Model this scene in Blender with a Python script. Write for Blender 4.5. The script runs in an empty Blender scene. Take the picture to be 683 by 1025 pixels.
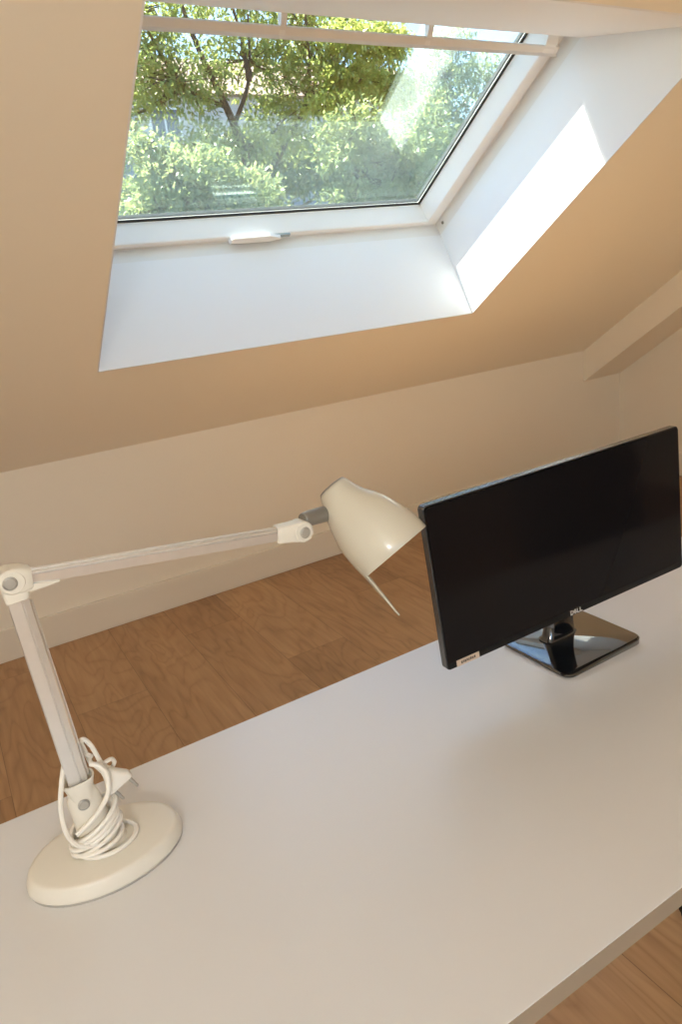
import bpy, bmesh, math, random
from mathutils import Vector as V, Matrix, noise
random.seed(7)
SC = bpy.context.scene
COL = SC.collection
PI = math.pi

# ------------------------------------------------------------------ materials
def mat(name, col, rough=.5, metal=0., spec=.5, coat=0., bump=None, vary=None, trans=0.):
    m = bpy.data.materials.new(name); m.use_nodes = True
    nt = m.node_tree; b = nt.nodes['Principled BSDF']
    b.inputs['Base Color'].default_value = (*col, 1)
    b.inputs['Roughness'].default_value = rough
    b.inputs['Metallic'].default_value = metal
    b.inputs['Specular IOR Level'].default_value = spec
    b.inputs['Coat Weight'].default_value = coat
    b.inputs['Coat Roughness'].default_value = .05
    tc = nt.nodes.new('ShaderNodeTexCoord')
    if vary:
        sc, amt = vary
        n = nt.nodes.new('ShaderNodeTexNoise'); n.inputs['Scale'].default_value = sc; n.inputs['Detail'].default_value = 4
        mx = nt.nodes.new('ShaderNodeMix'); mx.data_type = 'RGBA'
        mx.inputs['A'].default_value = (*[c*(1-amt) for c in col], 1)
        mx.inputs['B'].default_value = (*[min(1, c*(1+amt)) for c in col], 1)
        nt.links.new(tc.outputs['Object'], n.inputs['Vector'])
        nt.links.new(n.outputs['Fac'], mx.inputs['Factor'])
        nt.links.new(mx.outputs['Result'], b.inputs['Base Color'])
    if bump:
        sc, st = bump
        n = nt.nodes.new('ShaderNodeTexNoise'); n.inputs['Scale'].default_value = sc; n.inputs['Detail'].default_value = 3
        bp = nt.nodes.new('ShaderNodeBump'); bp.inputs['Strength'].default_value = st; bp.inputs['Distance'].default_value = .002
        nt.links.new(tc.outputs['Object'], n.inputs['Vector'])
        nt.links.new(n.outputs['Fac'], bp.inputs['Height'])
        nt.links.new(bp.outputs['Normal'], b.inputs['Normal'])
    return m

def mth(nt, op, a, b=None, c=None):
    n = nt.nodes.new('ShaderNodeMath'); n.operation = op
    for i, x in enumerate((a, b, c)):
        if x is None: continue
        if isinstance(x, (int, float)): n.inputs[i].default_value = x
        else: nt.links.new(x, n.inputs[i])
    return n.outputs[0]

def floor_mat():
    m = bpy.data.materials.new('wood_laminate'); m.use_nodes = True
    nt = m.node_tree; L = nt.links.new; b = nt.nodes['Principled BSDF']
    g = nt.nodes.new('ShaderNodeNewGeometry'); s = nt.nodes.new('ShaderNodeSeparateXYZ'); L(g.outputs['Position'], s.inputs[0])
    W = .26; LEN = 1.28
    u = mth(nt, 'DIVIDE', mth(nt, 'SUBTRACT', s.outputs[0], .43), W)
    row = mth(nt, 'FLOOR', u)
    wn = nt.nodes.new('ShaderNodeTexWhiteNoise'); wn.noise_dimensions = '1D'; L(row, wn.inputs['W'])
    # row offset: fixed so that the joints fall at 2.77 m and 2.29 m in the two rows seen
    off = mth(nt, 'MULTIPLY', row, .48)
    yy = mth(nt, 'DIVIDE', mth(nt, 'ADD', mth(nt, 'SUBTRACT', s.outputs[1], 3.25), off), LEN)
    cell = mth(nt, 'FLOOR', yy)
    wn2 = nt.nodes.new('ShaderNodeTexWhiteNoise'); wn2.noise_dimensions = '2D'
    cv = nt.nodes.new('ShaderNodeCombineXYZ'); L(row, cv.inputs[0]); L(cell, cv.inputs[1]); L(cv.outputs[0], wn2.inputs['Vector'])
    # grain coordinates, shifted for each plank
    gx = mth(nt, 'ADD', mth(nt, 'MULTIPLY', s.outputs[0], 1.0), mth(nt, 'MULTIPLY', wn2.outputs['Value'], 37.))
    gy = mth(nt, 'ADD', mth(nt, 'MULTIPLY', s.outputs[1], .30), mth(nt, 'MULTIPLY', wn2.outputs['Value'], 11.))
    gc = nt.nodes.new('ShaderNodeCombineXYZ'); L(gx, gc.inputs[0]); L(gy, gc.inputs[1])
    n1 = nt.nodes.new('ShaderNodeTexNoise'); n1.inputs['Scale'].default_value = 5.5; n1.inputs['Detail'].default_value = 2; n1.inputs['Roughness'].default_value = .5; n1.inputs['Distortion'].default_value = .8
    L(gc.outputs[0], n1.inputs['Vector'])
    rings = mth(nt, 'FRACT', mth(nt, 'MULTIPLY', n1.outputs['Fac'], 9.))
    rings = mth(nt, 'ABSOLUTE', mth(nt, 'SUBTRACT', mth(nt, 'MULTIPLY', rings, 2.), 1.))
    n2 = nt.nodes.new('ShaderNodeTexNoise'); n2.inputs['Scale'].default_value = 60; n2.inputs['Detail'].default_value = 5
    gf = nt.nodes.new('ShaderNodeCombineXYZ'); L(gx, gf.inputs[0]); L(mth(nt, 'MULTIPLY', gy, .25), gf.inputs[1])
    L(gf.outputs[0], n2.inputs['Vector'])
    n3 = nt.nodes.new('ShaderNodeTexNoise'); n3.inputs['Scale'].default_value = 2.4; n3.inputs['Detail'].default_value = 2
    L(gc.outputs[0], n3.inputs['Vector'])
    f = mth(nt, 'ADD', mth(nt, 'MULTIPLY', mth(nt, 'POWER', rings, 3.), .17), mth(nt, 'MULTIPLY', n2.outputs['Fac'], .50))
    f = mth(nt, 'ADD', f, mth(nt, 'MULTIPLY', n3.outputs['Fac'], .55))
    f = mth(nt, 'ADD', f, mth(nt, 'MULTIPLY', mth(nt, 'SUBTRACT', wn2.outputs['Value'], .5), .22))
    r = nt.nodes.new('ShaderNodeValToRGB'); L(f, r.inputs[0])
    e = r.color_ramp.elements
    e[0].position = .30; e[0].color = (.52, .315, .155, 1)
    e[1].position = .95; e[1].color = (.23, .12, .052, 1)
    k = e.new(.62); k.color = (.385, .215, .098, 1)
    fu = mth(nt, 'FRACT', u); fy = mth(nt, 'FRACT', yy)
    du = mth(nt, 'MULTIPLY', mth(nt, 'MINIMUM', fu, mth(nt, 'SUBTRACT', 1., fu)), W)
    dy = mth(nt, 'MULTIPLY', mth(nt, 'MINIMUM', fy, mth(nt, 'SUBTRACT', 1., fy)), LEN)
    d = mth(nt, 'MINIMUM', du, dy)
    gap = mth(nt, 'LESS_THAN', d, .0011)
    mx = nt.nodes.new('ShaderNodeMix'); mx.data_type = 'RGBA'
    L(mth(nt, 'MULTIPLY', gap, .5), mx.inputs['Factor']); L(r.outputs[0], mx.inputs['A']); mx.inputs['B'].default_value = (.05, .025, .012, 1)
    L(mx.outputs['Result'], b.inputs['Base Color'])
    b.inputs['Roughness'].default_value = .33
    bp = nt.nodes.new('ShaderNodeBump'); bp.inputs['Strength'].default_value = .12; bp.inputs['Distance'].default_value = .002
    L(f, bp.inputs['Height']); L(bp.outputs[0], b.inputs['Normal'])
    return m

def glass_mat(name, tint):
    m = bpy.data.materials.new(name); m.use_nodes = True
    nt = m.node_tree; nt.nodes.clear(); L = nt.links.new
    o = nt.nodes.new('ShaderNodeOutputMaterial'); mx = nt.nodes.new('ShaderNodeMixShader')
    t = nt.nodes.new('ShaderNodeBsdfTransparent'); t.inputs[0].default_value = (*tint, 1)
    gl = nt.nodes.new('ShaderNodeBsdfGlossy'); gl.inputs['Roughness'].default_value = 0; gl.inputs[0].default_value = (.9, 1, .97, 1)
    fr = nt.nodes.new('ShaderNodeFresnel'); g = nt.nodes.new('ShaderNodeNewGeometry')
    # the same reflectance from either side of the pane
    ior = mth(nt, 'SUBTRACT', GLASS_IOR, mth(nt, 'MULTIPLY', g.outputs['Backfacing'], GLASS_IOR-1/GLASS_IOR))
    L(ior, fr.inputs['IOR']); L(fr.outputs[0], mx.inputs[0]); L(t.outputs[0], mx.inputs[1]); L(gl.outputs[0], mx.inputs[2]); L(mx.outputs[0], o.inputs[0])
    return m

def leaf_mat(name, c1, c2, c3):
    m = bpy.data.materials.new(name); m.use_nodes = True
    nt = m.node_tree; nt.nodes.clear(); L = nt.links.new
    o = nt.nodes.new('ShaderNodeOutputMaterial')
    tc = nt.nodes.new('ShaderNodeTexCoord'); n = nt.nodes.new('ShaderNodeTexNoise'); n.inputs['Scale'].default_value = 1.6; n.inputs['Detail'].default_value = 6; n.inputs['Roughness'].default_value = .75
    L(tc.outputs['Object'], n.inputs['Vector'])
    r = nt.nodes.new('ShaderNodeValToRGB'); e = r.color_ramp.elements
    e[0].position = .34; e[0].color = (*c1, 1); e[1].position = .68; e[1].color = (*c3, 1); k = e.new(.5); k.color = (*c2, 1)
    L(n.outputs['Fac'], r.inputs[0])
    d = nt.nodes.new('ShaderNodeBsdfDiffuse'); t = nt.nodes.new('ShaderNodeBsdfTranslucent'); g = nt.nodes.new('ShaderNodeBsdfGlossy'); g.inputs['Roughness'].default_value = .35
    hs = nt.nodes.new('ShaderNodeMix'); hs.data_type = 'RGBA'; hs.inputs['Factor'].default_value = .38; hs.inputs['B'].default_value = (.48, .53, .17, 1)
    L(r.outputs[0], d.inputs[0]); L(r.outputs[0], hs.inputs['A']); L(hs.outputs['Result'], t.inputs[0])
    m1 = nt.nodes.new('ShaderNodeMixShader'); m1.inputs[0].default_value = .55; L(d.outputs[0], m1.inputs[1]); L(t.outputs[0], m1.inputs[2])
    m2 = nt.nodes.new('ShaderNodeMixShader'); m2.inputs[0].default_value = .06; L(m1.outputs[0], m2.inputs[1]); L(g.outputs[0], m2.inputs[2])
    L(m2.outputs[0], o.inputs[0])
    return m

GLASS_IOR = 1.95
M = {}
M['wall'] = mat('cream_wall_paint', (.84, .80, .705), .75, bump=(90, .10), vary=(1.3, .012))
M['ceil'] = mat('cream_ceiling_paint', (.865, .83, .73), .75, bump=(90, .10), vary=(1.1, .012))
M['white'] = mat('white_lining_paint', (.83, .855, .88), .55, bump=(120, .04))
M['skirt'] = mat('cream_skirting_paint', (.79, .745, .655), .5)
M['frame'] = mat('white_window_lacquer', (.86, .87, .87), .5, spec=.3)
M['framecream'] = mat('cream_window_frame', (.80, .805, .80), .45)
M['cladding'] = mat('dark_grey_cladding', (.045, .048, .052), .6)
M['latchmetal'] = mat('latch_metal', (.34, .40, .42), .5)
M['gasket'] = mat('black_rubber', (.02, .022, .025), .5)
M['spacer'] = mat('grey_spacer_bar', (.05, .055, .06), .8)
M['glass'] = glass_mat('window_glass', (.965, .985, .975))
M['floor'] = floor_mat()
M['desk'] = mat('white_laminate', (.69, .69, .69), .30, spec=.8, bump=(220, .03))
M['deskedge_shade'] = mat('shade_toned_edge', (.34, .285, .215), .55)  # shade of the front face put into the colour, darker than the top
M['plastic'] = mat('white_lamp_plastic', (.73, .695, .61), .32)
M['shade'] = mat('white_lamp_enamel', (.60, .57, .475), .24, coat=.3)
M['alu'] = mat('brushed_aluminium', (.80, .79, .77), .34, metal=.75, vary=(60, .05))
M['grey'] = mat('grey_metal', (.30, .29, .27), .35, metal=.7)
M['rivet'] = mat('grey_pin', (.45, .43, .39), .4, metal=.4)
M['cord'] = mat('white_cord', (.80, .77, .70), .42)
M['bulb'] = mat('frosted_bulb', (.85, .84, .8), .3)
M['black'] = mat('gloss_black_plastic', (.005, .005, .006), .16, spec=.3)
M['screen'] = mat('dark_screen_glass', (.009, .0075, .008), .10, spec=.14)
M['mirror_black'] = mat('black_piano_gloss', (.006, .007, .009), .03, spec=1.0, coat=1.)
M['edge'] = mat('monitor_edge', (.04, .042, .046), .26, spec=1.)
M['silver'] = mat('silver_letters', (.62, .62, .62), .35, metal=.3)
M['sticker'] = mat('cream_sticker', (.62, .49, .38), .6)
M['ink'] = mat('dark_ink', (.10, .075, .06), .7)
M['chair'] = mat('black_nylon', (.012, .012, .013), .45)
M['chairfab'] = mat('black_fabric', (.02, .02, .022), .9, bump=(400, .3))
M['bark'] = mat('tree_bark', (.065, .05, .04), .9, vary=(6, .4))
M['render_pale'] = mat('pale_render', (.50, .50, .49), .9, vary=(2, .06))
M['render_blue'] = mat('slate_blue_cladding', (.16, .20, .27), .8, vary=(1, .1))
M['tile'] = mat('pale_clay_tiles', (.34, .25, .20), .85, vary=(8, .15))
M['dark'] = mat('dark_window_pane', (.10, .12, .15), .3)
M['globe'] = mat('fill_glow_glass', (.9, .9, .85), .4)  # glowing surface of the added fill lamp
_b = M['globe'].node_tree.nodes['Principled BSDF']; _b.inputs['Emission Color'].default_value = (1., .97, .92, 1); _b.inputs['Emission Strength'].default_value = 9.6
M['asphalt'] = mat('asphalt', (.12, .13, .15), .9, vary=(3, .1))
M['roofing'] = mat('grey_roof_covering', (.20, .20, .21), .8)

# ------------------------------------------------------------------ mesh helpers
def bm_box(bm, lo, hi, mx=None, bev=0., seg=2):
    lo, hi = V(lo), V(hi)
    vs = [bm.verts.new((x, y, z)) for z in (lo.z, hi.z) for y in (lo.y, hi.y) for x in (lo.x, hi.x)]
    fs = [bm.faces.new([vs[i] for i in f]) for f in ((0, 2, 3, 1), (4, 5, 7, 6), (0, 1, 5, 4), (2, 6, 7, 3), (0, 4, 6, 2), (1, 3, 7, 5))]
    if bev:
        es = {e for f in fs for e in f.edges}
        r = bmesh.ops.bevel(bm, geom=list(es), offset=bev, segments=seg, affect='EDGES', profile=.5)
        vs = list({v for f in r['faces'] for v in f.verts} | {v for v in vs if v.is_valid})
    if mx is not None:
        for v in vs: v.co = mx @ v.co
    return vs

def bm_hexa(bm, p):
    """p: eight points, bottom ring of four then top ring of four"""
    vs = [bm.verts.new(q) for q in p]
    for f in ((3, 2, 1, 0), (4, 5, 6, 7), (0, 1, 5, 4), (1, 2, 6, 5), (2, 3, 7, 6), (3, 0, 4, 7)):
        bm.faces.new([vs[i] for i in f])

def bm_rings(bm, rings, cap0=True, cap1=True, closed=True):
    R = [[bm.verts.new(p) for p in r] for r in rings]
    n = len(R[0])
    for a, b in zip(R, R[1:]):
        for i in range(n if closed else n-1):
            j = (i+1) % n
            bm.faces.new((a[i], a[j], b[j], b[i]))
    if cap0: bm.faces.new(R[0][::-1])
    if cap1: bm.faces.new(R[-1])
    return R

def smooth_path(pts, sub=6, closed=False):
    P = [V(p) for p in pts]; out = []; n = len(P)
    for i in range(n if closed else n-1):
        g = (lambda k: P[k % n]) if closed else (lambda k: P[max(0, min(n-1, k))])
        p0, p1, p2, p3 = g(i-1), g(i), g(i+1), g(i+2)
        for s in range(sub):
            t = s/sub
            out.append(.5*((2*p1)+(p2-p0)*t+(2*p0-5*p1+4*p2-p3)*t*t+(3*p1-p0-3*p2+p3)*t**3))
    if not closed: out.append(P[-1])
    return out

def bm_tube(bm, pts, r, n=8, closed=False):
    P = [V(p) for p in pts]; m = len(P); rad = r if callable(r) else (lambda t: r)
    up = None; rings = []
    for i in range(m):
        a = P[i-1] if (closed or i) else P[0]; b = P[(i+1) % m] if (closed or i < m-1) else P[-1]
        t = (b-a).normalized()
        if up is None:
            up = t.orthogonal().normalized()
        up = (up-t*up.dot(t)); up = up.normalized() if up.length > 1e-6 else t.orthogonal().normalized()
        s = t.cross(up); R = rad(i/max(1, m-1))
        rings.append([P[i]+(up*math.cos(2*PI*k/n)+s*math.sin(2*PI*k/n))*R for k in range(n)])
    if closed: rings.append(rings[0])
    bm_rings(bm, rings, not closed, not closed)

def bm_lathe(bm, prof, o, ax, sx=1., sy=1., n=40, xdir=None):
    """prof: (radius, height) pairs"""
    ax = V(ax).normalized(); e1 = V(xdir).normalized() if xdir else ax.orthogonal().normalized(); e2 = ax.cross(e1)
    rings = [[V(o)+ax*h+e1*(r*sx*math.cos(2*PI*k/n))+e2*(r*sy*math.sin(2*PI*k/n)) for k in range(n)] for r, h in prof]
    bm_rings(bm, rings)

def bm_extrude(bm, poly, o, u, v, d):
    """a 2D outline in axes u, v at o, pushed out along the vector d"""
    o, u, v, d = V(o), V(u), V(v), V(d)
    a = [o+u*x+v*y for x, y in poly]
    bm_rings(bm, [a, [p+d for p in a]])

def build(name, bm, m, parent=None, smooth=False, bev=0.):
    bmesh.ops.remove_doubles(bm, verts=bm.verts, dist=1e-6)
    bmesh.ops.recalc_face_normals(bm, faces=bm.faces)
    me = bpy.data.meshes.new(name); bm.to_mesh(me); bm.free()
    me.materials.append(M[m] if isinstance(m, str) else m)
    o = bpy.data.objects.new(name, me); COL.objects.link(o)
    if parent is not None:
        o.parent = parent
        o.matrix_parent_inverse = Matrix.Translation(-parent.location)
    if smooth:
        me.shade_smooth()
        es = me.attributes.get('sharp_edge') or me.attributes.new('sharp_edge', 'BOOLEAN', 'EDGE')
        b2 = bmesh.new(); b2.from_mesh(me)
        lim = math.radians(smooth if smooth is not True else 40)
        sh = [len(e.link_faces) != 2 or e.calc_face_angle(0) > lim for e in b2.edges]
        b2.free(); es.data.foreach_set('value', sh)
    if bev:
        md = o.modifiers.new('bevel', 'BEVEL'); md.width = bev; md.segments = 2; md.limit_method = 'ANGLE'
    return o

def struct(name, bm, m, parent=None, **k):
    o = build(name, bm, m, parent, **k)
    if parent is None: o['kind'] = 'structure'
    return o

def thing(name, loc, label, cat, group=None):
    o = bpy.data.objects.new(name, None); COL.objects.link(o); o.location = loc; o.empty_display_size = .1
    o['label'] = label; o['category'] = cat
    if group: o['group'] = group
    return o

def nb(): return bmesh.new()

# ------------------------------------------------------------------ the attic room
TH = math.radians(34.16); CT, ST = math.cos(TH), math.sin(TH)
YW, ZK = 3.10, .80                                     # knee wall
O0 = V((0, YW, ZK)); VV = V((0, -CT, ST)); NN = V((0, ST, CT)); XX = V((1, 0, 0))
def S(x, v, w): return O0+XX*x+VV*v+NN*w               # point on / above the sloped ceiling
XL, XR, YB, ZC = -2.3, 3.90, -2.2, 2.55               # left wall, gable wall, back wall, flat ceiling
VC = (ZC-ZK)/ST                                        # slope length up to the flat ceiling
YC = YW-VC*CT
OX0, OX1, OV0, OV1 = .5166, 2.187, .681, 2.070         # opening in the slope
WV1 = 1.690                                            # head of the window, hidden above the lining
LW = .40                                               # end of the lining
LX0, LX1, LV0, LV1 = .512, 2.189, .714, 1.690
FW = .455                                              # face of the sash
T = .04

bm = nb(); bm_box(bm, (XL-.1, YB-.1, -.08), (XR+.1, YW+.1, 0)); struct('floor', bm, 'floor')
def slab(bm, x0, x1, v0, v1, w0, w1):
    bm_hexa(bm, [S(x0, v0, w0), S(x1, v0, w0), S(x1, v1, w0), S(x0, v1, w0), S(x0, v0, w1), S(x1, v0, w1), S(x1, v1, w1), S(x0, v1, w1)])
bm = nb()
HX0, HX1, HV0, HV1 = OX0-.002, OX1+.002, OV0-.002, OV1+.002
slab(bm, XL-.1, HX0, -.12, VC, 0, T); slab(bm, HX1, XR+.1, -.12, VC, 0, T)
slab(bm, HX0, HX1, -.12, HV0, 0, T); slab(bm, HX0, HX1, HV1, VC, 0, T)
bm_box(bm, (XL-.1, YB-.1, ZC), (XR+.1, YC, ZC+T))
struct('ceiling', bm, 'ceil')
bm = nb()
RW0, RW1 = .49, .552
RX0, RX1, RV0, RV1 = LX0-.02, LX1+.02, LV0-.02, WV1+.02
slab(bm, XL-.4, RX0, -.9, VC+.3, RW0, RW1); slab(bm, RX1, XR+.4, -.9, VC+.3, RW0, RW1)
slab(bm, RX0, RX1, -.9, RV0, RW0, RW1); slab(bm, RX0, RX1, RV1, VC+.3, RW0, RW1)
bm_box(bm, (XL-.4, YB-.4, ZC+.45), (XR+.4, YC+.2, ZC+.5))
struct('roof', bm, 'roofing')
bm = nb(); bm_box(bm, (XL-.1, YW, 0), (XR+.1, YW+.1, ZK+.12)); struct('wall_back', bm, 'wall')
def gable(x0, x1):
    b = nb()
    prof = [(YB-.1, -.02), (YW+.1, -.02), (YW+.1, ZK+.02), (YC, ZC+.03), (YB-.1, ZC+.03)]
    bm_extrude(b, prof, (x0, 0, 0), (0, 1, 0), (0, 0, 1), (x1-x0, 0, 0)); return b
struct('wall_right', gable(XR, XR+.1), 'wall')
struct('wall_left', gable(XL-.1, XL), 'wall')
# wall behind the viewer, with an unseen window added to let in fill light
BX0, BX1, BZ0, BZ1 = -1.7, .7, 1.1, 2.25
bm = nb()
bm_box(bm, (XL-.1, YB-.1, -.02), (XR+.1, YB, BZ0)); bm_box(bm, (XL-.1, YB-.1, BZ1), (XR+.1, YB, ZC+.03))
bm_box(bm, (XL-.1, YB-.1, BZ0), (BX0, YB, BZ1)); bm_box(bm, (BX1, YB-.1, BZ0), (XR+.1, YB, BZ1))
struct('wall_front', bm, 'wall')
w2 = bpy.data.objects.new('fill_window', None); COL.objects.link(w2); w2.location = ((BX0+BX1)/2, YB-.05, BZ0); w2['kind'] = 'structure'
bm = nb()
bm_box(bm, (BX0, YB-.08, BZ0), (BX1, YB-.02, BZ0+.06)); bm_box(bm, (BX0, YB-.08, BZ1-.06), (BX1, YB-.02, BZ1))
for x in (BX0, BX0+(BX1-BX0)/3-.03, BX0+2*(BX1-BX0)/3-.03, BX1-.06): bm_box(bm, (x, YB-.08, BZ0+.06), (x+.06, YB-.02, BZ1-.06))
build('window_frame', bm, 'frame', w2)
bm = nb(); bm_box(bm, (BX0+.05, YB-.053, BZ0+.05), (BX1-.05, YB-.047, BZ1-.05)); build('glass_pane', bm, 'glass', w2)
# boxed purlin that follows the slope along the gable wall
bm = nb(); slab(bm, 3.555, XR, -.12, VC, -.157, 0); struct('trim_5', bm, 'wall')
# skirting boards
bm = nb(); bm_box(bm, (XL, YW-.016, 0), (XR, YW, .146), bev=.003); struct('baseboard_back', bm, 'skirt')
bm = nb(); bm_box(bm, (XR-.016, YB, 0), (XR, YW-.016, .146), bev=.003); struct('baseboard_right', bm, 'skirt')
bm = nb(); bm_box(bm, (XL, YB, 0), (XL+.016, YW-.016, .146), bev=.003); struct('baseboard_left', bm, 'skirt')
bm = nb(); bm_box(bm, (XL+.016, YB, 0), (XR-.016, YB+.016, .146), bev=.003); struct('baseboard_front', bm, 'skirt')
# lining boards of the skylight (flared: lower one steep, upper one nearly level)
def lining(name, a, b, c, d, out):
    q = [a, b, c, d]; b_ = nb(); bm_hexa(b_, q+[p+out*.005 for p in q]); return struct(name, b_, 'white')
i00, i10, i11, i01 = S(OX0, OV0, 0), S(OX1, OV0, 0), S(OX1, OV1, 0), S(OX0, OV1, 0)
o00, o10, o11, o01 = S(LX0, LV0, LW), S(LX1, LV0, LW), S(LX1, LV1, LW), S(LX0, LV1, LW)
lining('trim_1', i00, i10, o10, o00, -VV); lining('trim_2', i10, i11, o11, o10, XX)
lining('trim_3', i11, i01, o01, o11, VV); lining('trim_4', i01, i00, o00, o01, -XX)

# ------------------------------------------------------------------ skylight window
w1 = bpy.data.objects.new('window_1', None); COL.objects.link(w1); w1.location = S((LX0+LX1)/2, LV0, .45); w1['kind'] = 'structure'
def ringframe(bm, r0, r1):
    """band between two rectangles (x0,x1,v0,v1,w)"""
    A = [S(r0[0], r0[2], r0[4]), S(r0[1], r0[2], r0[4]), S(r0[1], r0[3], r0[4]), S(r0[0], r0[3], r0[4])]
    B = [S(r1[0], r1[2], r1[4]), S(r1[1], r1[2], r1[4]), S(r1[1], r1[3], r1[4]), S(r1[0], r1[3], r1[4])]
    return A, B
def frame_solid(bm, rects):
    """closed profile swept round the rectangle: rects is the list of profile corners (inset, w)"""
    R = []
    for ins, w in rects:
        ix, iv = ins if isinstance(ins, tuple) else (ins, ins)
        R.append([bm.verts.new(S(x, v, w)) for x, v in ((LX0+ix, LV0+iv), (LX1-ix, LV0+iv), (LX1-ix, WV1-iv), (LX0+ix, WV1-iv))])
    n = len(R)
    for i in range(n):
        a, b = R[i], R[(i+1) % n]
        for k in range(4):
            j = (k+1) % 4
            bm.faces.new((a[k], a[j], b[j], b[k]))
bm = nb(); frame_solid(bm, [(-.010, LW), (-.006, LW), (-.003, FW), (.0, FW+.004), (.0, .562), (-.06, .562), (-.06, LW)])
slab(bm, LX0-.05, LX1+.05, LV1+.004, WV1+.06, LW-.004, LW+.012); fr = build('window_frame', bm, 'framecream', w1)
bm = nb()
# face, rounded arris, deep side down to the pane (the sash is wider at its sides than along the bottom)
frame_solid(bm, [((.007, .007), FW), ((.056, .024), FW-.002), ((.0605, .0285), FW), ((.062, .030), FW+.004), ((.0755, .042), .541), ((.0755, .042), .5655), ((.007, .007), .5655)])
sash = build('sash', bm, 'frame', w1)
bm = nb(); frame_solid(bm, [((.074, .0405), .5385), ((.084, .049), .5400), ((.084, .049), .5452), ((.074, .0405), .5452)]); build('gasket', bm, 'gasket', sash)
bm = nb(); frame_solid(bm, [((.0845, .0495), .5485), ((.0925, .0545), .5485), ((.0925, .0545), .5615), ((.0845, .0495), .5615)]); build('spacer_bar', bm, 'spacer', sash)
bm = nb(); frame_solid(bm, [((-.03, -.03), .5635), ((-.001, -.001), .5635), ((.001, .001), .5657), ((.0765, .043), .5657), ((.072, .039), .5715), ((-.03, -.03), .5715)]); build('cladding', bm, 'cladding', sash)
def pane(w): slab(bm, LX0+.076, LX1-.076, LV0+.0425, WV1-.0425, w, w+.003)
bm = nb(); pane(.5454); build('inner_glass', bm, 'glass', sash)
bm = nb(); pane(.5620); build('outer_glass', bm, 'glass', sash)
# ventilation bar on two visible arms under the top of the sash
bm = nb()
bar_prof = [(1.6230, .391), (1.6238, .3885), (1.6285, .3975), (1.6480, .4020), (1.6500, .4045), (1.6480, .4100), (1.6275, .4060), (1.6230, .3970)]
n0 = [S(.565, v, w) for v, w in bar_prof]; n1 = [S(2.128, v, w) for v, w in bar_prof]
bm_rings(bm, [n0, n1]); bar = build('ventilation_bar', bm, 'framecream', w1)
for x in (.565, 1.063, 1.562, 2.060):
    b = nb(); pr = [(1.628, .397), (1.655, .404), (1.692, .425), (1.72, .456), (1.70, .456), (1.662, .432), (1.640, .412)]
    a = [S(x, v, w) for v, w in pr]; c = [S(x+(.018 if x < 2 else .05), v, w) for v, w in pr]
    bm_rings(b, [a, c]); build('bar_arm', b, 'frame', bar)
# latch on the lower edge of the sash
bm = nb()
lp = [(1.150, .728), (1.152, .752), (1.160, .758), (1.318, .760), (1.372, .744), (1.374, .738), (1.340, .729), (1.300, .725)]
a = [S(x, v, .446) for x, v in lp]; c = [S(1.26+(x-1.26)*.99, .742+(v-.742)*.96, .4315) for x, v in lp]; d = [S(1.26+(x-1.26)*.94, .742+(v-.742)*.75, .4290) for x, v in lp]
bm_rings(bm, [a, c, d]); lat = build('latch_handle', bm, 'frame', w1)
bm = nb(); slab(bm, 1.18, 1.42, .728, .742, .446, .4552); build('latch_plate', bm, 'latchmetal', lat)
bm = nb(); bm_lathe(bm, [(.001, -.003), (.006, -.003), (.007, 0), (.007, .002)], S(LX1, .758, .432), XX, n=14); build('screw', bm, 'grey', fr, smooth=True)

# ------------------------------------------------------------------ desk
DZ = .74
desk = thing('desk', (.75, .657, 0), 'long white laminate desk standing in front of the low attic wall', 'desk')
bm = nb(); bm_box(bm, (-.319, .3565, DZ-.026), (1.779, .956, DZ), bev=.0008, seg=2); top = build('desktop', bm, 'desk', desk)
bm = nb()
bm_box(bm, (-.320, .3555, DZ-.0255), (1.780, .3567, DZ-.0008)); eb = build('shaded_edge', bm, 'deskedge_shade', top); eb['label'] = 'front edge of the desktop, darkened to stand for shade'
for x in (-.27, 1.67):
    for y in (.40, .85):
        bm = nb(); bm_box(bm, (x, y, .008), (x+.055, y+.055, DZ-.026), bev=.003); lg = build('leg', bm, 'desk', desk)
        bm = nb(); bm_lathe(bm, [(.02, 0), (.022, .002), (.022, .006), (.012, .008), (.012, .012)], (x+.0275, y+.0275, 0), (0, 0, 1), n=20); build('foot', bm, 'gasket', lg, smooth=True)
for y in (.405, .87):
    bm = nb(); bm_box(bm, (-.215, y, DZ-.082), (1.67, y+.025, DZ-.026), bev=.002)
    if y > .6: build('rail', bm, 'desk', desk)
    else: bm.free()

# ------------------------------------------------------------------ monitor
mon = thing('computer_monitor', (.868, .79, DZ), 'black flat screen monitor on a glossy black stand on the white desk', 'monitor')
# stand base: thin glossy slab with rounded corners
def rrect(x0, x1, y0, y1, r, n=6):
    out = []
    for cx, cy, a0 in ((x1-r, y1-r, 0), (x0+r, y1-r, 90), (x0+r, y0+r, 180), (x1-r, y0+r, 270)):
        for k in range(n+1):
            a = math.radians(a0+90*k/n); out.append((cx+r*math.cos(a), cy+r*math.sin(a)))
    return out
bm = nb()
def rr(i, z): return [V((x, y, z+(.040*(x-.7775) if z > DZ+.0045 else 0))) for x, y in rrect(.7775+i, .9645-i, .7065+i, .8650-i, .016)]
bm_rings(bm, [rr(.004, DZ+.0005), rr(.001, DZ+.0015), rr(0, DZ+.003), rr(0, DZ+.0050), rr(.0012, DZ+.0064), rr(.003, DZ+.0068)])
build('stand_base', bm, 'mirror_black', mon, smooth=35)
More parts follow.
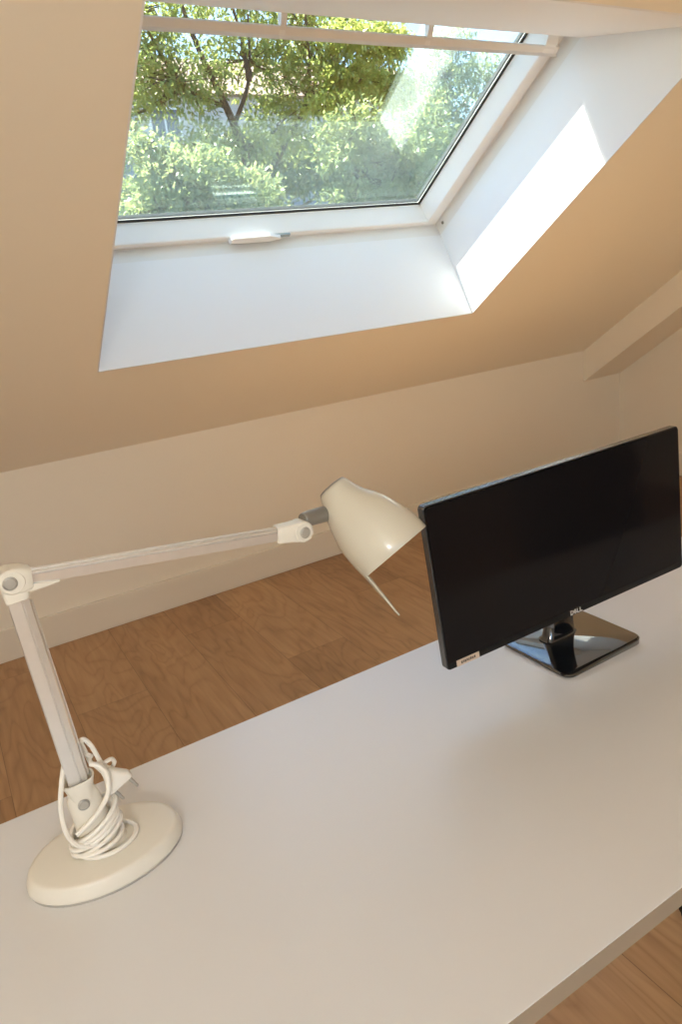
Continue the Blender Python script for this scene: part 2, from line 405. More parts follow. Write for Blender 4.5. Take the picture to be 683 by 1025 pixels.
# neck
bm = nb()
sec = lambda z, w, d, y: [V((.868+x, y+yy, z)) for x, yy in rrect(-w, w, -d, d, min(w, d)*.8, 4)]
bm_rings(bm, [sec(DZ+.0105, .040, .016, .812), sec(DZ+.016, .034, .0125, .812), sec(DZ+.05, .029, .0115, .812), sec(DZ+.12, .029, .0115, .812), sec(DZ+.20, .027, .010, .813)])
build('stand_neck', bm, 'mirror_black', mon, smooth=50)
# screen housing, built in its own axes: X along the width, Z up the panel, +Y to the back
PW, PH = 0.5465, 0.2718
PM = Matrix.Translation((0.8505, .755, 0.8190)) @ Matrix.Rotation(-0.0355, 4, 'Z') @ Matrix.Rotation(-0.0329, 4, 'X') @ Matrix.Rotation(-0.0233, 4, 'Y') @ Matrix(((1, 0, -0.0471, 0), (0, 1, 0, 0), (0, 0, 1, 0), (0, 0, 0, 1)))
def prect(i, y, r=.007, n=5):
    return [PM @ V((x, y, z)) for x, z in rrect(-PW/2+i, PW/2-i, i, PH-i, r, n)]
bm = nb()
bm_rings(bm, [prect(.0008, .0), prect(0, .001), prect(0, .013), prect(.003, .0155), prect(.05, .026, .02), prect(.09, .030, .02)])
pan = build('screen_housing', bm, 'edge', mon, smooth=35)
bm = nb()
bm_rings(bm, [prect(.0012, -.0006), prect(.0012, .0008)]); fb = build('front_bezel', bm, 'black', pan)
bm = nb()
q = [(-PW/2+.0035, .0125), (PW/2-.0035, .0125), (PW/2-.0035, PH-.004), (-PW/2+.0035, PH-.004)]
bm_rings(bm, [[PM @ V((x, -.0012, z)) for x, z in q], [PM @ V((x, -.0003, z)) for x, z in q]]); build('screen', bm, 'screen', pan)
# letters of the maker's mark
def letters(bm, strokes, o, s, slant=0.):
    for poly in strokes:
        a = [PM @ V((o[0]+x*s, -.0016, o[1]+z*s)) for x, z in poly]; b = [PM @ V((o[0]+x*s, -.0006, o[1]+z*s)) for x, z in poly]
        bm_rings(bm, [a, b])
def bar2(x0, z0, x1, z1): return [(x0, z0), (x1, z0), (x1, z1), (x0, z1)]
def seg2(ax, az, bx, bz, w):
    d = V((bx-ax, bz-az)).normalized(); n = V((-d.y, d.x))*w/2
    return [(ax-n.x, az-n.y), (bx-n.x, bz-n.y), (bx+n.x, bz+n.y), (ax+n.x, az+n.y)]
bm = nb(); st = []
D = [(0, 0), (.5, 0), (.8, .25), (.8, .75), (.5, 1), (0, 1), (0, .8), (.42, .8), (.58, .65), (.58, .35), (.42, .2), (.22, .2), (.22, .8), (0, .8)]
st += [bar2(0, 0, .2, 1), bar2(.2, .82, .52, 1), bar2(.2, 0, .52, .18), seg2(.5, .91, .74, .7, .18), seg2(.5, .09, .74, .3, .18), bar2(.64, .28, .82, .72)]
E0 = .92; ang = math.radians(28)                       # the tilted E
def rot(poly):
    cx, cz = E0+.40, .5
    return [(cx+(x-cx)*math.cos(ang)-(z-cz)*math.sin(ang), cz+(x-cx)*math.sin(ang)+(z-cz)*math.cos(ang)) for x, z in poly]
st += [rot(p) for p in (bar2(E0+.06, .06, E0+.24, .94), bar2(E0+.24, .76, E0+.78, .94), bar2(E0+.24, .41, E0+.74, .59), bar2(E0+.24, .06, E0+.78, .24))]
for x0 in (1.86, 2.66): st += [bar2(x0, 0, x0+.2, 1), bar2(x0+.2, 0, x0+.7, .18)]
letters(bm, st, (-.0135, .0026), .0080)
build('logo', bm, 'silver', pan)
bm = nb(); q = [(-PW/2+.018, .0015), (-PW/2+.062, .0015), (-PW/2+.062, .0118), (-PW/2+.018, .0118)]
bm_rings(bm, [[PM @ V((x, -.0018, z)) for x, z in q], [PM @ V((x, -.0006, z)) for x, z in q]]); stk = build('sticker', bm, 'sticker', pan); stk['label'] = 'cream barcode sticker'
bm = nb(); x = -PW/2+.026
for k, w in enumerate((.0026, .0016, .0030, .0024, .0018, .0030, .0022, .0028)):
    z0 = .0045+.0006*(k % 2)
    letters(bm, [bar2(0, 0, w, .0042)], (x, z0), 1.); x += w+.0012
for v in bm.verts: v.co += PM.to_3x3() @ V((0, -.0007, 0))
build('print', bm, 'ink', stk)

# ------------------------------------------------------------------ desk lamp
LY = .80
lamp = thing('desk_lamp', (.049, LY, DZ), 'cream jointed desk lamp with aluminium arms and oval base on the desk', 'lamp')
bm = nb(); prof = [(.90, .0), (.975, .0008), (.985, .003), (1., .0045), (1., .0065), (.990, .0115), (.955, .0195), (.940, .0218), (.915, .0232), (.88, .0238), (.5, .0252), (.2, .0258)]
bm_lathe(bm, prof, (.049, LY, DZ), (0, 0, 1), .0970, .0650, 72, (1, 0, 0)); base = build('base', bm, 'plastic', lamp, smooth=50)
bm = nb(); bm_lathe(bm, [(.90, -.0), (.99, .0), (.99, .0028), (.90, .0028)], (.049, LY, DZ), (0, 0, 1), .0970, .0650, 60, (1, 0, 0)); build('rubber_ring', bm, 'rivet', base)

A0 = V((.0385, LY, .836)); A1 = V((.0262, LY, 1.1345)); A2 = V((.3768, LY, 1.0930))   # three pivots
Yv = V((0, 1, 0))
def joint_disc(bm, c, r, d, n=28, bevel=.002):
    bm_lathe(bm, [(r-bevel, -d), (r, -d+bevel), (r, d-bevel), (r-bevel, d)], c, Yv, n=n)
def rivet(c, r, d, parent):
    b = nb(); bm_lathe(b, [(r*1.25, -d+.0005), (r*1.25, -d-.0006), (r*1.12, -d-.0012), (r*1.08, -d-.0004), (r*.98, -d-.0006), (r*.9, -d-.0014), (r*.3, -d-.0016)], c, Yv, n=24)
    return build('pivot_pin', b, 'rivet', parent, smooth=40)
# pedestal: neck that grows out of the base and holds the lower pivot
bm = nb()
sec = lambda z, rx, ry, x: [V((x+rx*math.cos(2*PI*k/28), LY+ry*math.sin(2*PI*k/28), z)) for k in range(28)]
bm_rings(bm, [sec(DZ+.024, .034, .024, .046), sec(DZ+.029, .028, .020, .045), sec(DZ+.045, .0225, .0165, .0435), sec(DZ+.075, .0205, .014, .041), sec(DZ+.098, .0195, .0125, .0385), sec(DZ+.108, .0165, .011, .0385), sec(DZ+.113, .010, .008, .0385)])
ped = build('pedestal', bm, 'plastic', base, smooth=60)
rivet(A0+V((-.002, 0, .001)), .0058, .0135, ped)
# sleeve that clasps the foot of the lower arm
d1 = (A1-A0).normalized(); s1 = d1.cross(Yv).normalized()          # s1: across the arm inside its plane
if s1.x < 0: s1 = -s1
def arm_sec(c, d, s, hw, hd, r=.004, n=3):
    return [c+s*x+Yv*y for x, y in rrect(-hw, hw, -hd, hd, r, n)]
bm = nb()
bm_rings(bm, [arm_sec(A0+d1*.002, d1, s1, .0150, .0120, .0110, 6), arm_sec(A0+d1*.014, d1, s1, .0150, .0120, .0110, 6), arm_sec(A0+d1*.024, d1, s1, .0180, .0135, .0125, 6), arm_sec(A0+d1*.030, d1, s1, .0200, .0145, .0135, 6), arm_sec(A0+d1*.0315, d1, s1, .0198, .0143, .0133, 6), arm_sec(A0+d1*.0310, d1, s1, .0180, .0128, .0118, 6), arm_sec(A0+d1*.022, d1, s1, .0140, .0110, .0100, 6)])
build('arm_sleeve', bm, 'plastic', ped, smooth=50)
# lower arm: broad aluminium extrusion with a groove and a slim side rail
def arm(name, p, q, s, hw, hd, parent, groove=.28):
    b = nb()
    prof = [(-1, -.75), (-.9, -1), (groove-.10, -1), (groove-.06, -.70), (groove+.06, -.70), (groove+.10, -.92), (.92, -.78), (1, -.6), (1, .7), (.85, 1), (-.85, 1), (-1, .75)]
    bm_rings(b, [[c+s*(x*hw)+Yv*(y*hd) for x, y in prof] for c in (p, q)])
    return build(name, b, 'alu', parent)
la = arm('lower_arm', A0+d1*.018, A1-d1*.020, s1, .0116, .0100, lamp)
bm = nb(); bm_tube(bm, [A0+d1*.03+s1*.0135, A1-d1*.03+s1*.0128], .0016, 6); build('side_rod', bm, 'alu', la)
# elbow: round knuckle, cap of the lower arm and fin of the upper arm
d2 = (A2-A1).normalized(); s2 = V((-d2.z, 0, d2.x))
if s2.z < 0: s2 = -s2
bm = nb()
bm_rings(bm, [arm_sec(A1-d1*.024, d1, s1, .0122, .0108), arm_sec(A1-d1*.0235, d1, s1, .0127, .0113), arm_sec(A1-d1*.012, d1, s1, .0132, .0115), arm_sec(A1-d1*.004, d1, s1, .0110, .0110)])
build('arm_cap', bm, 'plastic', la, smooth=40)
bm = nb()
joint_disc(bm, A1, .0142, .0140)
bm_rings(bm, [[A1+d2*a+s2*b_+Yv*y for b_, y in rrect(lo, hi, -hd, hd, .004, 3)] for a, lo, hi, hd in ((.0, -.0142, .0146, .0135), (.010, -.0142, .0140, .0135), (.0185, -.0120, .0112, .0120), (.0205, -.0110, .0100, .0110))])
poly = [(.008, -.0135), (.020, -.0140), (.042, -.0100), (.048, -.0080), (.020, -.006)]
bm_extrude(bm, poly, A1-Yv*.010, d2, s2, Yv*.020)
elb = build('elbow_joint', bm, 'plastic', lamp, smooth=40)
rivet(A1+V((-.0025, 0, 0)), .0062, .0140, elb)
ua = arm('upper_arm', A1+d2*.014, A2-d2*.010, -s2, .0082, .0080, lamp, groove=-.55)
bm = nb(); bm_tube(bm, [A1+d2*.018+s2*.0092-Yv*.004, A2-d2*.02+s2*.0096-Yv*.004], .0015, 6); build('side_rod', bm, 'alu', ua)
bm = nb()
joint_disc(bm, A2, .0142, .0119)
bm_rings(bm, [[A2+d2*a+s2*b_+Yv*y for b_, y in rrect(-h, h, -hd, hd, .003, 3)] for a, h, hd in ((-.036, .0102, .0090), (-.034, .0112, .0100), (-.012, .0125, .0112), (0, .0138, .0112))])
hj = build('head_joint', bm, 'plastic', lamp, smooth=40)
rivet(A2+V((.001, 0, -.0005)), .0062, .0119, hj)

# lamp head: flared shade leaning down to the right
HC = V((.4917, .75, 1.0419)); K = .9375
HA = V((.00046, -.000834, -.001096))*K; HB = V((.001167, -.000384, .000785))*K
HCc = HA.normalized().cross(HB.normalized())*HB.length
def shade_ring(a, cb, r, n=56):
    return [HC+HA*a+HB*(cb+r*math.cos(2*PI*k/n))+HCc*(r*math.sin(2*PI*k/n)) for k in range(n)]
outer = [(-91.5, -6.5, 13.5), (-91.0, -6.5, 15.8), (-88.5, -6.6, 17.3), (-80, -7.6, 20.5), (-70, -7.4, 24.7), (-60, -5.8, 29.8), (-50, -4.6, 33.8), (-40, -4.0, 37.0), (-30, -2.6, 39.0), (-20, -1.5, 40.3), (-10, -.6, 40.6), (-1.0, 0, 40.3), (0, 0, 39.8)]
inner = [(-.5, 0, 38.9), (-10, -.6, 39.2), (-20, -1.5, 38.9), (-40, -4.0, 35.5), (-60, -5.8, 28.2), (-80, -7.6, 19), (-88, -6.6, 15)]
bm = nb(); bm_rings(bm, [shade_ring(*t) for t in outer+inner]); shade = build('lamp_shade', bm, 'shade', lamp, smooth=50)
bm = nb(); bm_rings(bm, [shade_ring(*t) for t in ((-91.2, -6.5, 15.6), (-92.6, -6.5, 15.2), (-93.2, -6.5, 13.8))]); build('shade_cap', bm, 'grey', shade, smooth=40)
# slim tongue that carries on below the rim
bm = nb(); outs = []; ins = []
rows = ((-14, -1.0, 40.8, 24), (0, 0, 40.4, 22), (16, 0, 40.0, 19), (32, 0, 39.4, 14), (44, 0, 39.0, 8), (50, 0, 38.6, 3))
for a, cb, r, h in rows:
    outs.append([HC+HA*a+HB*(cb-r*math.cos(math.radians(t*h)))+HCc*(r*math.sin(math.radians(t*h))) for t in (-1, -.66, -.33, 0, .33, .66, 1)])
    ins.append([HC+HA*a+HB*(cb-(r-1.6)*math.cos(math.radians(t*h)))+HCc*((r-1.6)*math.sin(math.radians(t*h))) for t in (-1, -.66, -.33, 0, .33, .66, 1)])
bm_rings(bm, [o_+i_[::-1] for o_, i_ in zip(outs, ins)]); build('shade_tongue', bm, 'shade', shade, smooth=40)
# grey swivel between head joint and shade
sw0 = A2+V((.0095, .002, .0125)); sw1 = HC+HA*(-72)+HB*(-22)
bm = nb(); dsw = (sw1-sw0).normalized(); bm_lathe(bm, [(.0085, -.004), (.0092, -.003), (.0100, .004), (.0108, .010), (.0112, (sw1-sw0).length-.004), (.009, (sw1-sw0).length+.006)], sw0, dsw, n=24)
build('swivel', bm, 'grey', hj, smooth=40)
bm = nb(); bm_rings(bm, [shade_ring(a, cb, r, 24) for a, cb, r in ((-82, -6, 9), (-66, -5, 10), (-60, -5, 13), (-46, -4, 18), (-32, -3, 19), (-20, -2, 15), (-14, -2, 7))]); build('bulb', bm, 'bulb', shade, smooth=True)

# mains cord wound round the pedestal, and its two-pin plug
cr = .0030; pts = []
turns = 4.2
for k in range(int(turns*14)+1):
    t = k/14; a = 2*PI*t+.4
    z = DZ+.037+.0076*t
    rx = .0305+.0020*math.sin(1.7*t); ry = .0215+.0012*math.cos(2.1*t)
    tilt = .011*math.cos(a-.2)*(1 if t < 3 else 1.3)
    pts.append((.0425+rx*math.cos(a), LY-.001+ry*math.sin(a), z+tilt))
bm = nb(); bm_tube(bm, smooth_path(pts, 3), cr, 8); cord = build('power_cord', bm, 'cord', lamp, smooth=True)
def strand(points, r=cr, closed=False, sub=8):
    b = nb(); bm_tube(b, smooth_path(points, sub, closed), r, 8, closed); return build('cord_loop', b, 'cord', cord, smooth=True)
# wide loop that rests on the base
strand([(.050+.0355*math.cos(a)+.003, LY-.004+.0265*math.sin(a), DZ+.0290+.001*math.sin(a)) for a in [2*PI*k/16 for k in range(16)]], closed=True, sub=4)
strand([(.043+.030*math.cos(a), LY-.003+.0235*math.sin(a), DZ+.0345+.003*math.cos(a)) for a in [2*PI*k/16 for k in range(16)]], closed=True, sub=4)
# tall loop up the outer side of the pole and back
strand([(.044, .780, .778), (.020, .779, .790), (.010, .781, .812), (.0110, .784, .846), (.0200, .788, .878), (.028, .800, .893), (.032, .818, .895), (.046, .820, .889), (.060, .805, .884)])
# loop in front of the sleeve
strand([(.054, .790, .886), (.064, .786, .880), (.0695, .783, .866), (.066, .780, .846), (.055, .779, .830), (.040, .779, .8175), (.020, .780, .806)])
# narrow bight behind the pole that runs into the plug
strand([(.058, .812, .868), (.054, .812, .893), (.0525, .810, .907), (.0570, .808, .9085), (.0625, .805, .898), (.0665, .802, .880), (.0690, .800, .868)])
strand([(.0700, .800, .872), (.080, .803, .872), (.0835, .806, .864), (.0790, .808, .857), (.071, .806, .858)], r=.0027)
# plug body: flat wedge with a ribbed sleeve
pc = V((.0690, .798, .866)); pd = V((.44, 0, -.90)).normalized(); ps = V((.90, 0, .44)).normalized()
bm = nb()
bm_rings(bm, [[pc+pd*a+ps*x+Yv*y for x, y in rrect(-h, h, -hd, hd, hd*.6, 3)] for a, h, hd in ((.002, .0060, .0052), (.008, .0075, .0065), (.016, .0110, .0072), (.026, .0168, .0072), (.031, .0180, .0070), (.033, .0170, .0060))])
plug = build('plug', bm, 'cord', cord, smooth=50)
bm = nb(); prof = []
for k in range(5): prof += [(.0045, .0032*k), (.0062, .0032*k+.0008), (.0062, .0032*k+.0018), (.0045, .0032*k+.0026)]
bm_lathe(bm, prof, pc-pd*.012, pd, n=16); build('strain_relief', bm, 'cord', plug, smooth=40)
for sx in (-.0105, .0115):
    bm = nb(); bm_lathe(bm, [(.0024, 0), (.0024, .0125), (.0020, .0127), (.0020, .0195), (.0014, .0205)], pc+pd*.0325+ps*sx, pd, n=12); build('plug_pin', bm, 'rivet', plug, smooth=40)

# ------------------------------------------------------------------ office chair tucked in at the far end of the desk
ch = thing('office_chair', (1.405, .488, 0), 'black office chair on castors under the desk, its foot just showing', 'chair')
CX, CY = 1.405, .488
bm = nb(); bm_lathe(bm, [(.03, .075), (.036, .08), (.036, .12), (.028, .13), (.028, .24), (.016, .245), (.016, .40)], (CX, CY, 0), (0, 0, 1), n=24); build('gas_column', bm, 'chair', ch, smooth=40)
a_v = math.atan2(.688-CY, 1.137-CX)
for k in range(5):
    a = a_v+2*PI*k/5; u = V((math.cos(a), math.sin(a), 0)); w = V((-u.y, u.x, 0)); R = .334
    c = V((CX, CY, 0))
    bm = nb(); bm_rings(bm, [[c+u*r+w*x+V((0, 0, z+y)) for x, y in rrect(-hw, hw, -hh, hh, hh*.6, 3)] for r, hw, hh, z in ((.025, .026, .019, .098), (.18, .021, .016, .088), (R-.01, .016, .011, .074), (R+.012, .010, .006, .072))])
    foot = build('base_arm', bm, 'chair', ch, smooth=50)
    for s in (-1, 1):
        bm = nb(); bm_lathe(bm, [(.012, -.009), (.024, -.009), (.0275, -.006), (.0275, .006), (.024, .009), (.012, .009)], c+u*R+w*(s*.0125)+V((0, 0, .0275)), w, n=28); build('caster_wheel', bm, 'chair', foot, smooth=40)
    bm = nb(); bm_box(bm, (-.020, -.0032, .018), (.020, .0032, .060), Matrix.Translation(c+u*R) @ Matrix.Rotation(a, 4, 'Z'), bev=.002); bm_lathe(bm, [(.006, .055), (.006, .078)], c+u*R, (0, 0, 1), n=12); build('caster_fork', bm, 'chair', foot)
bm = nb(); bm_rings(bm, [[V((CX+x*s, CY+.02+y*s, z)) for x, y in rrect(-.23, .23, -.225, .215, .07, 5)] for s, z in ((.86, .395), (.97, .41), (1, .435), (.985, .462), (.9, .474))]); build('seat', bm, 'chairfab', ch, smooth=50)
BK = Matrix.Translation((CX, CY-.245, .50)) @ Matrix.Rotation(math.radians(9), 4, 'X')
bm = nb(); bm_rings(bm, [[BK @ V((x*s, y, z0*s+.20*(1-s)+.06)) for x, z0 in rrect(-.21, .21, 0, .40, .07, 5)] for s, y in ((.9, -.028), (1, -.012), (1, .012), (.9, .026))]); build('backrest', bm, 'chairfab', ch, smooth=50)
bm = nb(); bm_tube(bm, smooth_path([(CX, CY-.05, .395), (CX, CY-.20, .39), (CX, CY-.272, .43), (CX, CY-.292, .56), (CX, CY-.325, .74)], 6), .014, 10); build('back_bracket', bm, 'chair', ch, smooth=True)

# ------------------------------------------------------------------ outside: trees, a house across the way, ground
bm = nb(); bm_box(bm, (-40, 5.0, -7.2), (70, 70, -7.0)); bm_box(bm, (-40, -60, -7.2), (70, 5.0, -7.0)); struct('ground', bm, 'asphalt')

LEAVES = {
    'olive': leaf_mat('leaves_mid_green', (.09, .15, .05), (.25, .32, .09), (.46, .50, .15)),
    'lime': leaf_mat('leaves_bright_green', (.085, .14, .065), (.17, .24, .11), (.34, .39, .19)),
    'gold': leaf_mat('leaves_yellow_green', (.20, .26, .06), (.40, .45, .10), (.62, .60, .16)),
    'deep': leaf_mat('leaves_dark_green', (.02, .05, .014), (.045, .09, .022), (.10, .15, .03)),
}
def leaf(vs, fs, c, n, d, L, W):
    """one folded leaf: pointed at both ends"""
    s = n.cross(d)
    if s.length < 1e-4: return
    s.normalize(); k = len(vs)
    vs += [c, c+d*(L*.5)+s*W-n*(W*.35), c+d*L-n*(L*.12), c+d*(L*.5)-s*W-n*(W*.35)]
    fs += [(k, k+1, k+2), (k, k+2, k+3)]
def rnd(a): return V((random.gauss(0, a), random.gauss(0, a), random.gauss(0, a)))
def tree(label, base, top, blobs, leafmat, size, branches, dens=3.1, trunk_r=.14, name='tree', extra=None):
    """blobs: (centre, radii, leaf clusters) of the crown; branches: poly-lines of limbs (points, thickness)"""
    t = thing(name, base, label, 'tree', 'trees outside the skylight')
    b = nb()
    bm_tube(b, smooth_path([base, V(base).lerp(V(top), .5)+V((.1, .05, 0)), top], 6), lambda u: trunk_r*(1-.55*u), 9)
    for p, r in branches: bm_tube(b, smooth_path(p, 5), lambda u, r=r: r*(.75-.58*u)+.003, 6)
    tops = [V(top)]+[V(p[len(p)//2]) for p, r in branches]
    crowns = {}
    for c, R, nc in blobs+(extra[0] if extra else []):
        vs, fs = crowns.setdefault(extra[1] if extra and (c, R, nc) in extra[0] else leafmat, ([], []))
        c = V(c)
        # a limb to the middle of the blob
        src = min(tops, key=lambda q: (q-c).length)
        bm_tube(b, smooth_path([src, src.lerp(c, .5)+rnd(.08), c], 4), lambda u: .035*(1-u)+.006, 5)
        for k in range(int(nc*dens)):
            u = rnd(1).normalized(); rr_ = random.random()**.45
            p = c+V((u.x*R[0], u.y*R[1], u.z*R[2]))*rr_
            if k % 12 == 0: bm_tube(b, [c.lerp(p, .15), c.lerp(p, .6)+rnd(.05), p], lambda u_: .010*(1-u_)+.003, 4)
            out = (u+V((0, 0, .25))).normalized()
            for j in range(random.randint(7, 11)):            # a spray of leaves
                d = (out*.5+rnd(.7)+V((0, 0, -.25))).normalized()
                n = (V((0, 0, 1))+rnd(.45)).normalized(); n = (n-d*n.dot(d))
                if n.length < 1e-3: continue
                leaf(vs, fs, p+rnd(size*.55), n.normalized(), d, size*random.uniform(.7, 1.3), size*random.uniform(.16, .26))
    build('trunk', b, 'bark', t)
    for lm, (vs, fs) in crowns.items():
        me = bpy.data.meshes.new('foliage'); me.from_pydata([tuple(v) for v in vs], [], fs); me.materials.append(LEAVES[lm])
        o = bpy.data.objects.new('foliage', me); COL.objects.link(o); o.parent = t; o.matrix_parent_inverse = Matrix.Translation(-t.location)
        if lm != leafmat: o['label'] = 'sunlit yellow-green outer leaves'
    return t

tree('large dark-limbed tree with airy mid green crown filling the upper skylight', (4.55, 9.4, -7), (4.35, 9.2, 3.1),
     [((3.2, 9.3, 4.55), (.75, .8, .42), 100), ((4.3, 9.2, 4.9), (.9, .8, .45), 110), ((3.35, 9.0, 3.75), (.7, .7, .40), 85), ((5.4, 9.4, 4.6), (.8, .8, .5), 105),
      ((6.3, 9.5, 4.9), (.7, .8, .35), 60), ((5.15, 9.1, 3.75), (.6, .7, .30), 55), ((2.7, 9.4, 3.4), (.5, .6, .3), 40), ((4.3, 9.0, 3.1), (.45, .6, .25), 30), ((6.0, 9.2, 3.2), (.5, .6, .3), 34), ((6.9, 9.6, 4.3), (.45, .5, .35), 26),
      ((4.5, 9.3, 4.1), (.7, .5, .5), 60), ((4.75, 9.2, 3.3), (.6, .5, .35), 40), ((3.7, 9.2, 3.1), (.5, .5, .3), 40), ((3.0, 9.3, 4.0), (.6, .5, .5), 50), ((5.5, 9.3, 4.15), (.8, .5, .35), 50)],
     'olive', .080,
     [([(4.35, 9.2, 2.2), (4.2, 9.1, 3.0), (4.0, 9.0, 3.5), (3.75, 9.0, 4.1), (3.6, 9.1, 4.8)], .085), ([(4.35, 9.2, 2.5), (4.8, 9.1, 3.1), (5.15, 9.0, 3.6), (5.25, 9.0, 4.3), (5.3, 9.1, 5.0)], .06), ([(4.1, 9.1, 3.3), (4.35, 9.0, 3.8), (4.45, 9.0, 4.5)], .04), ([(5.15, 9.0, 3.5), (5.7, 9.1, 3.9), (6.2, 9.3, 4.5)], .045), ([(4.0, 9.0, 3.5), (3.5, 9.0, 3.7), (3.0, 9.1, 4.2)], .035)],
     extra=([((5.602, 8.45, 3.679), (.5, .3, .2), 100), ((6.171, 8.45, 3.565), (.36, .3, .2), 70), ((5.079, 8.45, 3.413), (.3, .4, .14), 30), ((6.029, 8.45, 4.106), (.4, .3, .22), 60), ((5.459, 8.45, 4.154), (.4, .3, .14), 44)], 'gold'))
tree('low rounded bright green tree in the near corner of the skylight', (2.38, 7.15, -7), (2.395, 7.050, 1.943),
     [((2.582, 6.950, 2.439), (.55, .5, .26), 100), ((3.033, 6.950, 2.258), (.5, .5, .24), 80), ((2.314, 7.050, 2.169), (.45, .5, .2), 60), ((2.759, 6.850, 2.032), (.6, .5, .22), 80), ((3.354, 7.050, 2.033), (.35, .4, .16), 34), ((2.224, 7.050, 2.711), (.3, .3, .12), 22)],
     'lime', .07, [([(2.395, 7.050, 1.853), (2.484, 7.000, 2.214), (2.527, 6.950, 2.484)], .03)], trunk_r=.09)
tree('bright bushy tree low in the skylight beyond the pane reflection', (5.22, 7.65, -7), (5.094, 7.550, 2.128),
     [((4.861, 7.450, 2.900), (.45, .5, .28), 70), ((5.360, 7.450, 2.627), (.6, .5, .34), 110), ((4.673, 7.350, 2.172), (.4, .4, .26), 56), ((5.218, 7.350, 2.127), (.6, .5, .24), 80), ((5.822, 7.550, 2.310), (.5, .5, .3), 70), ((4.492, 7.350, 2.626), (.25, .3, .14), 20), ((5.867, 7.550, 2.947), (.4, .4, .3), 44)],
     'lime', .07, [([(5.094, 7.550, 1.946), (5.000, 7.500, 2.401), (4.861, 7.450, 2.854)], .03), ([(5.094, 7.550, 2.037), (5.360, 7.450, 2.491)], .03)], trunk_r=.09)
tree('tall narrow light green tree at the far end of the skylight', (9.2, 11.6, -7), (9.2, 11.6, 3.2),
     [((8.9, 11.5, 2.9), (.75, .7, .35), 100), ((9.4, 11.5, 3.4), (.75, .7, .4), 110), ((9.35, 11.5, 4.05), (.62, .6, .4), 90), ((9.6, 11.6, 4.65), (.55, .6, .4), 76), ((9.8, 11.6, 5.2), (.42, .5, .35), 48), ((8.4, 11.5, 2.5), (.6, .6, .3), 70), ((9.7, 11.5, 2.8), (.6, .6, .35), 60), ((10.3, 11.6, 3.6), (.6, .6, .5), 70), ((10.6, 11.7, 4.7), (.5, .5, .5), 50)],
     'lime', .085, [([(9.2, 11.6, 3.0), (9.3, 11.5, 3.8), (9.6, 11.55, 4.8)], .05)], trunk_r=.12)
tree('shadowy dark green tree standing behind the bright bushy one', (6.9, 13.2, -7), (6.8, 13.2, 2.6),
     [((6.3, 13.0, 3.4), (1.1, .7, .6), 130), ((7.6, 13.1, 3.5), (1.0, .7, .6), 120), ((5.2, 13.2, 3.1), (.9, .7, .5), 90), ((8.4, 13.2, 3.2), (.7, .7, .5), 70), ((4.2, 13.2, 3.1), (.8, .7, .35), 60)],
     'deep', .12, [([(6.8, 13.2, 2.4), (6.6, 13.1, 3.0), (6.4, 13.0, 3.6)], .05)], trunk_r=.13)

house = thing('house', (14, 27, -7), 'pale rendered house with blue-grey lower storey behind the trees', 'house')
bm = nb(); bm_box(bm, (2, 25, -7), (26, 32, 5.75)); build('lower_storey', bm, 'render_blue', house)
bm = nb(); bm_box(bm, (2.4, 25.3, 5.75), (20.5, 31.8, 7.6)); up = build('wall', bm, 'render_pale', house)
bm = nb(); bm_extrude(bm, [(24.9, 7.6), (32.2, 7.6), (28.5, 9.6)], (2.2, 0, 0), (0, 1, 0), (0, 0, 1), (18.5, 0, 0)); build('roof', bm, 'tile', house)
bm = nb(); bm_box(bm, (1.9, 24.85, 5.6), (26.1, 25.3, 5.78)); build('ledge', bm, 'render_pale', house)
for x in (4.2, 8.4, 16.2, 18.6):
    bm = nb(); bm_box(bm, (x, 25.22, 6.05), (x+1.1, 25.32, 7.25)); wf = build('window', bm, 'frame', house)
    bm = nb(); bm_box(bm, (x+.09, 25.19, 6.14), (x+.51, 25.25, 7.16)); bm_box(bm, (x+.59, 25.19, 6.14), (x+1.01, 25.25, 7.16)); build('pane', bm, 'dark', wf)

# ------------------------------------------------------------------ light
fill_pend = thing('added_fill_lamp', (-.7, -1.1, ZC), 'unseen fill lamp added behind the viewer, hung from the flat ceiling', 'lamp')  # added out of view to brighten the room
bm = nb(); bm_lathe(bm, [(.005, -.66), (.005, -.02), (.05, -.018), (.055, 0)], (-.7, -1.1, ZC), (0, 0, 1), n=24); build('flex', bm, 'frame', fill_pend, smooth=40)
bm = nb(); bm_lathe(bm, [(.20*math.sin(PI*k/24)+.0005, -.20*math.cos(PI*k/24)) for k in range(25)], (-.7, -1.1, ZC-.85), (0, 0, 1), n=40); build('globe', bm, 'globe', fill_pend, smooth=60)
sd = (XX*.28-VV*.15-NN).normalized()                   # direction in which the sunlight travels
sun = bpy.data.lights.new('sun', 'SUN'); sun.energy = 9.5; sun.angle = math.radians(.6); sun.color = (1., .93, .82)
so = bpy.data.objects.new('sun', sun); COL.objects.link(so); so.rotation_euler = sd.to_track_quat('-Z', 'Y').to_euler(); so.location = (0, 8, 12)
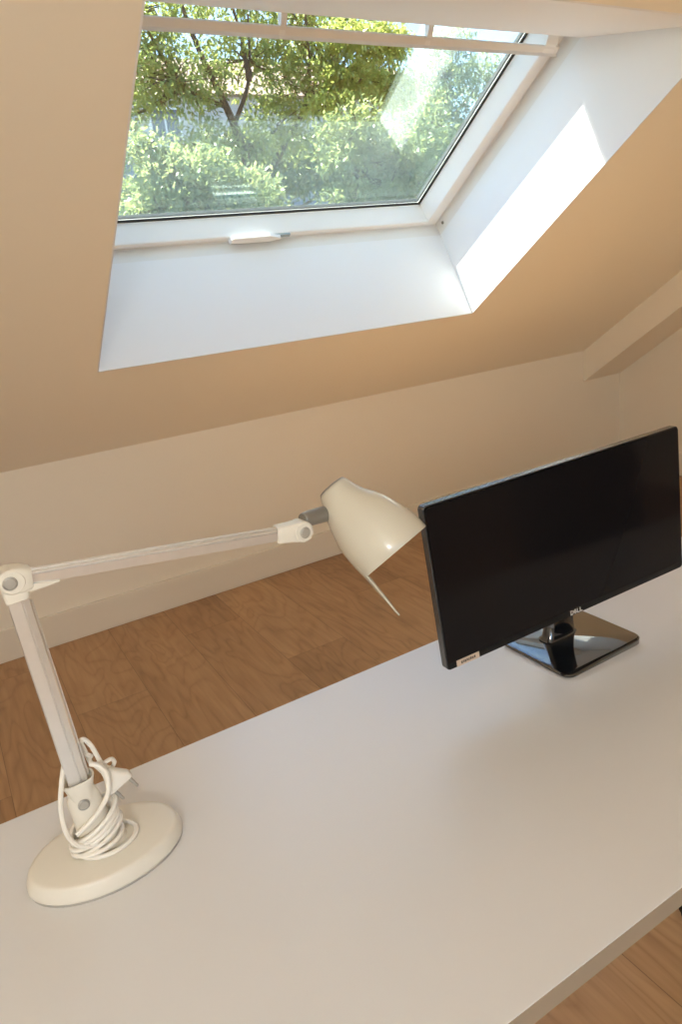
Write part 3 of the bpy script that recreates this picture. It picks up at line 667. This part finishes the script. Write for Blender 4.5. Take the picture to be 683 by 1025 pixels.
w = bpy.data.worlds.new('sky'); SC.world = w; w.use_nodes = True
nt = w.node_tree; bg = nt.nodes['Background']
sky = nt.nodes.new('ShaderNodeTexSky'); sky.sky_type = 'NISHITA'; sky.sun_disc = False
sky.sun_elevation = math.asin(-sd.z); sky.sun_rotation = math.atan2(-sd.x, -sd.y); sky.dust_density = .8; sky.air_density = 1.0; sky.ozone_density = 3.0
nt.links.new(sky.outputs[0], bg.inputs[0]); bg.inputs[1].default_value = .165
def portal(name, loc, nrm, ux, sx, sy):
    l = bpy.data.lights.new(name, 'AREA'); l.shape = 'RECTANGLE'; l.size = sx; l.size_y = sy; l.cycles.is_portal = True
    o = bpy.data.objects.new(name, l); COL.objects.link(o)
    z = -V(nrm).normalized(); x = V(ux).normalized(); y = z.cross(x)
    o.matrix_world = Matrix.Translation(loc) @ Matrix((x, y, z)).transposed().to_4x4()
portal('skylight_portal', S((LX0+LX1)/2, (LV0+WV1)/2, .62), -NN, XX, LX1-LX0, WV1-LV0)
portal('fill_window_portal', ((BX0+BX1)/2, YB-.12, (BZ0+BZ1)/2), (0, 1, 0), XX, BX1-BX0, BZ1-BZ0)

# ------------------------------------------------------------------ camera
cam = bpy.data.cameras.new('camera'); co = bpy.data.objects.new('camera', cam); COL.objects.link(co)
cam.sensor_fit = 'VERTICAL'; cam.sensor_height = 36; cam.sensor_width = 24; cam.lens = 705.25*36/1025; cam.clip_start = .02; cam.clip_end = 300
r, u, b = V((.853076, -.51094989, -.10579011)), V((.24978134, .22188343, .94253755)), V((-.45811639, -.83048055, .31690918))
co.matrix_world = Matrix.Translation((0, 0, 1.407)) @ Matrix((r, u, b)).transposed().to_4x4()
SC.camera = co
SC.view_settings.view_transform = 'Standard'; SC.view_settings.look = 'None'; SC.view_settings.gamma = 1; SC.view_settings.use_curve_mapping = False
SC.view_settings.exposure = 2.05
SC.cycles.max_bounces = 14; SC.cycles.diffuse_bounces = 8; SC.cycles.transparent_max_bounces = 24; SC.cycles.sample_clamp_indirect = 8
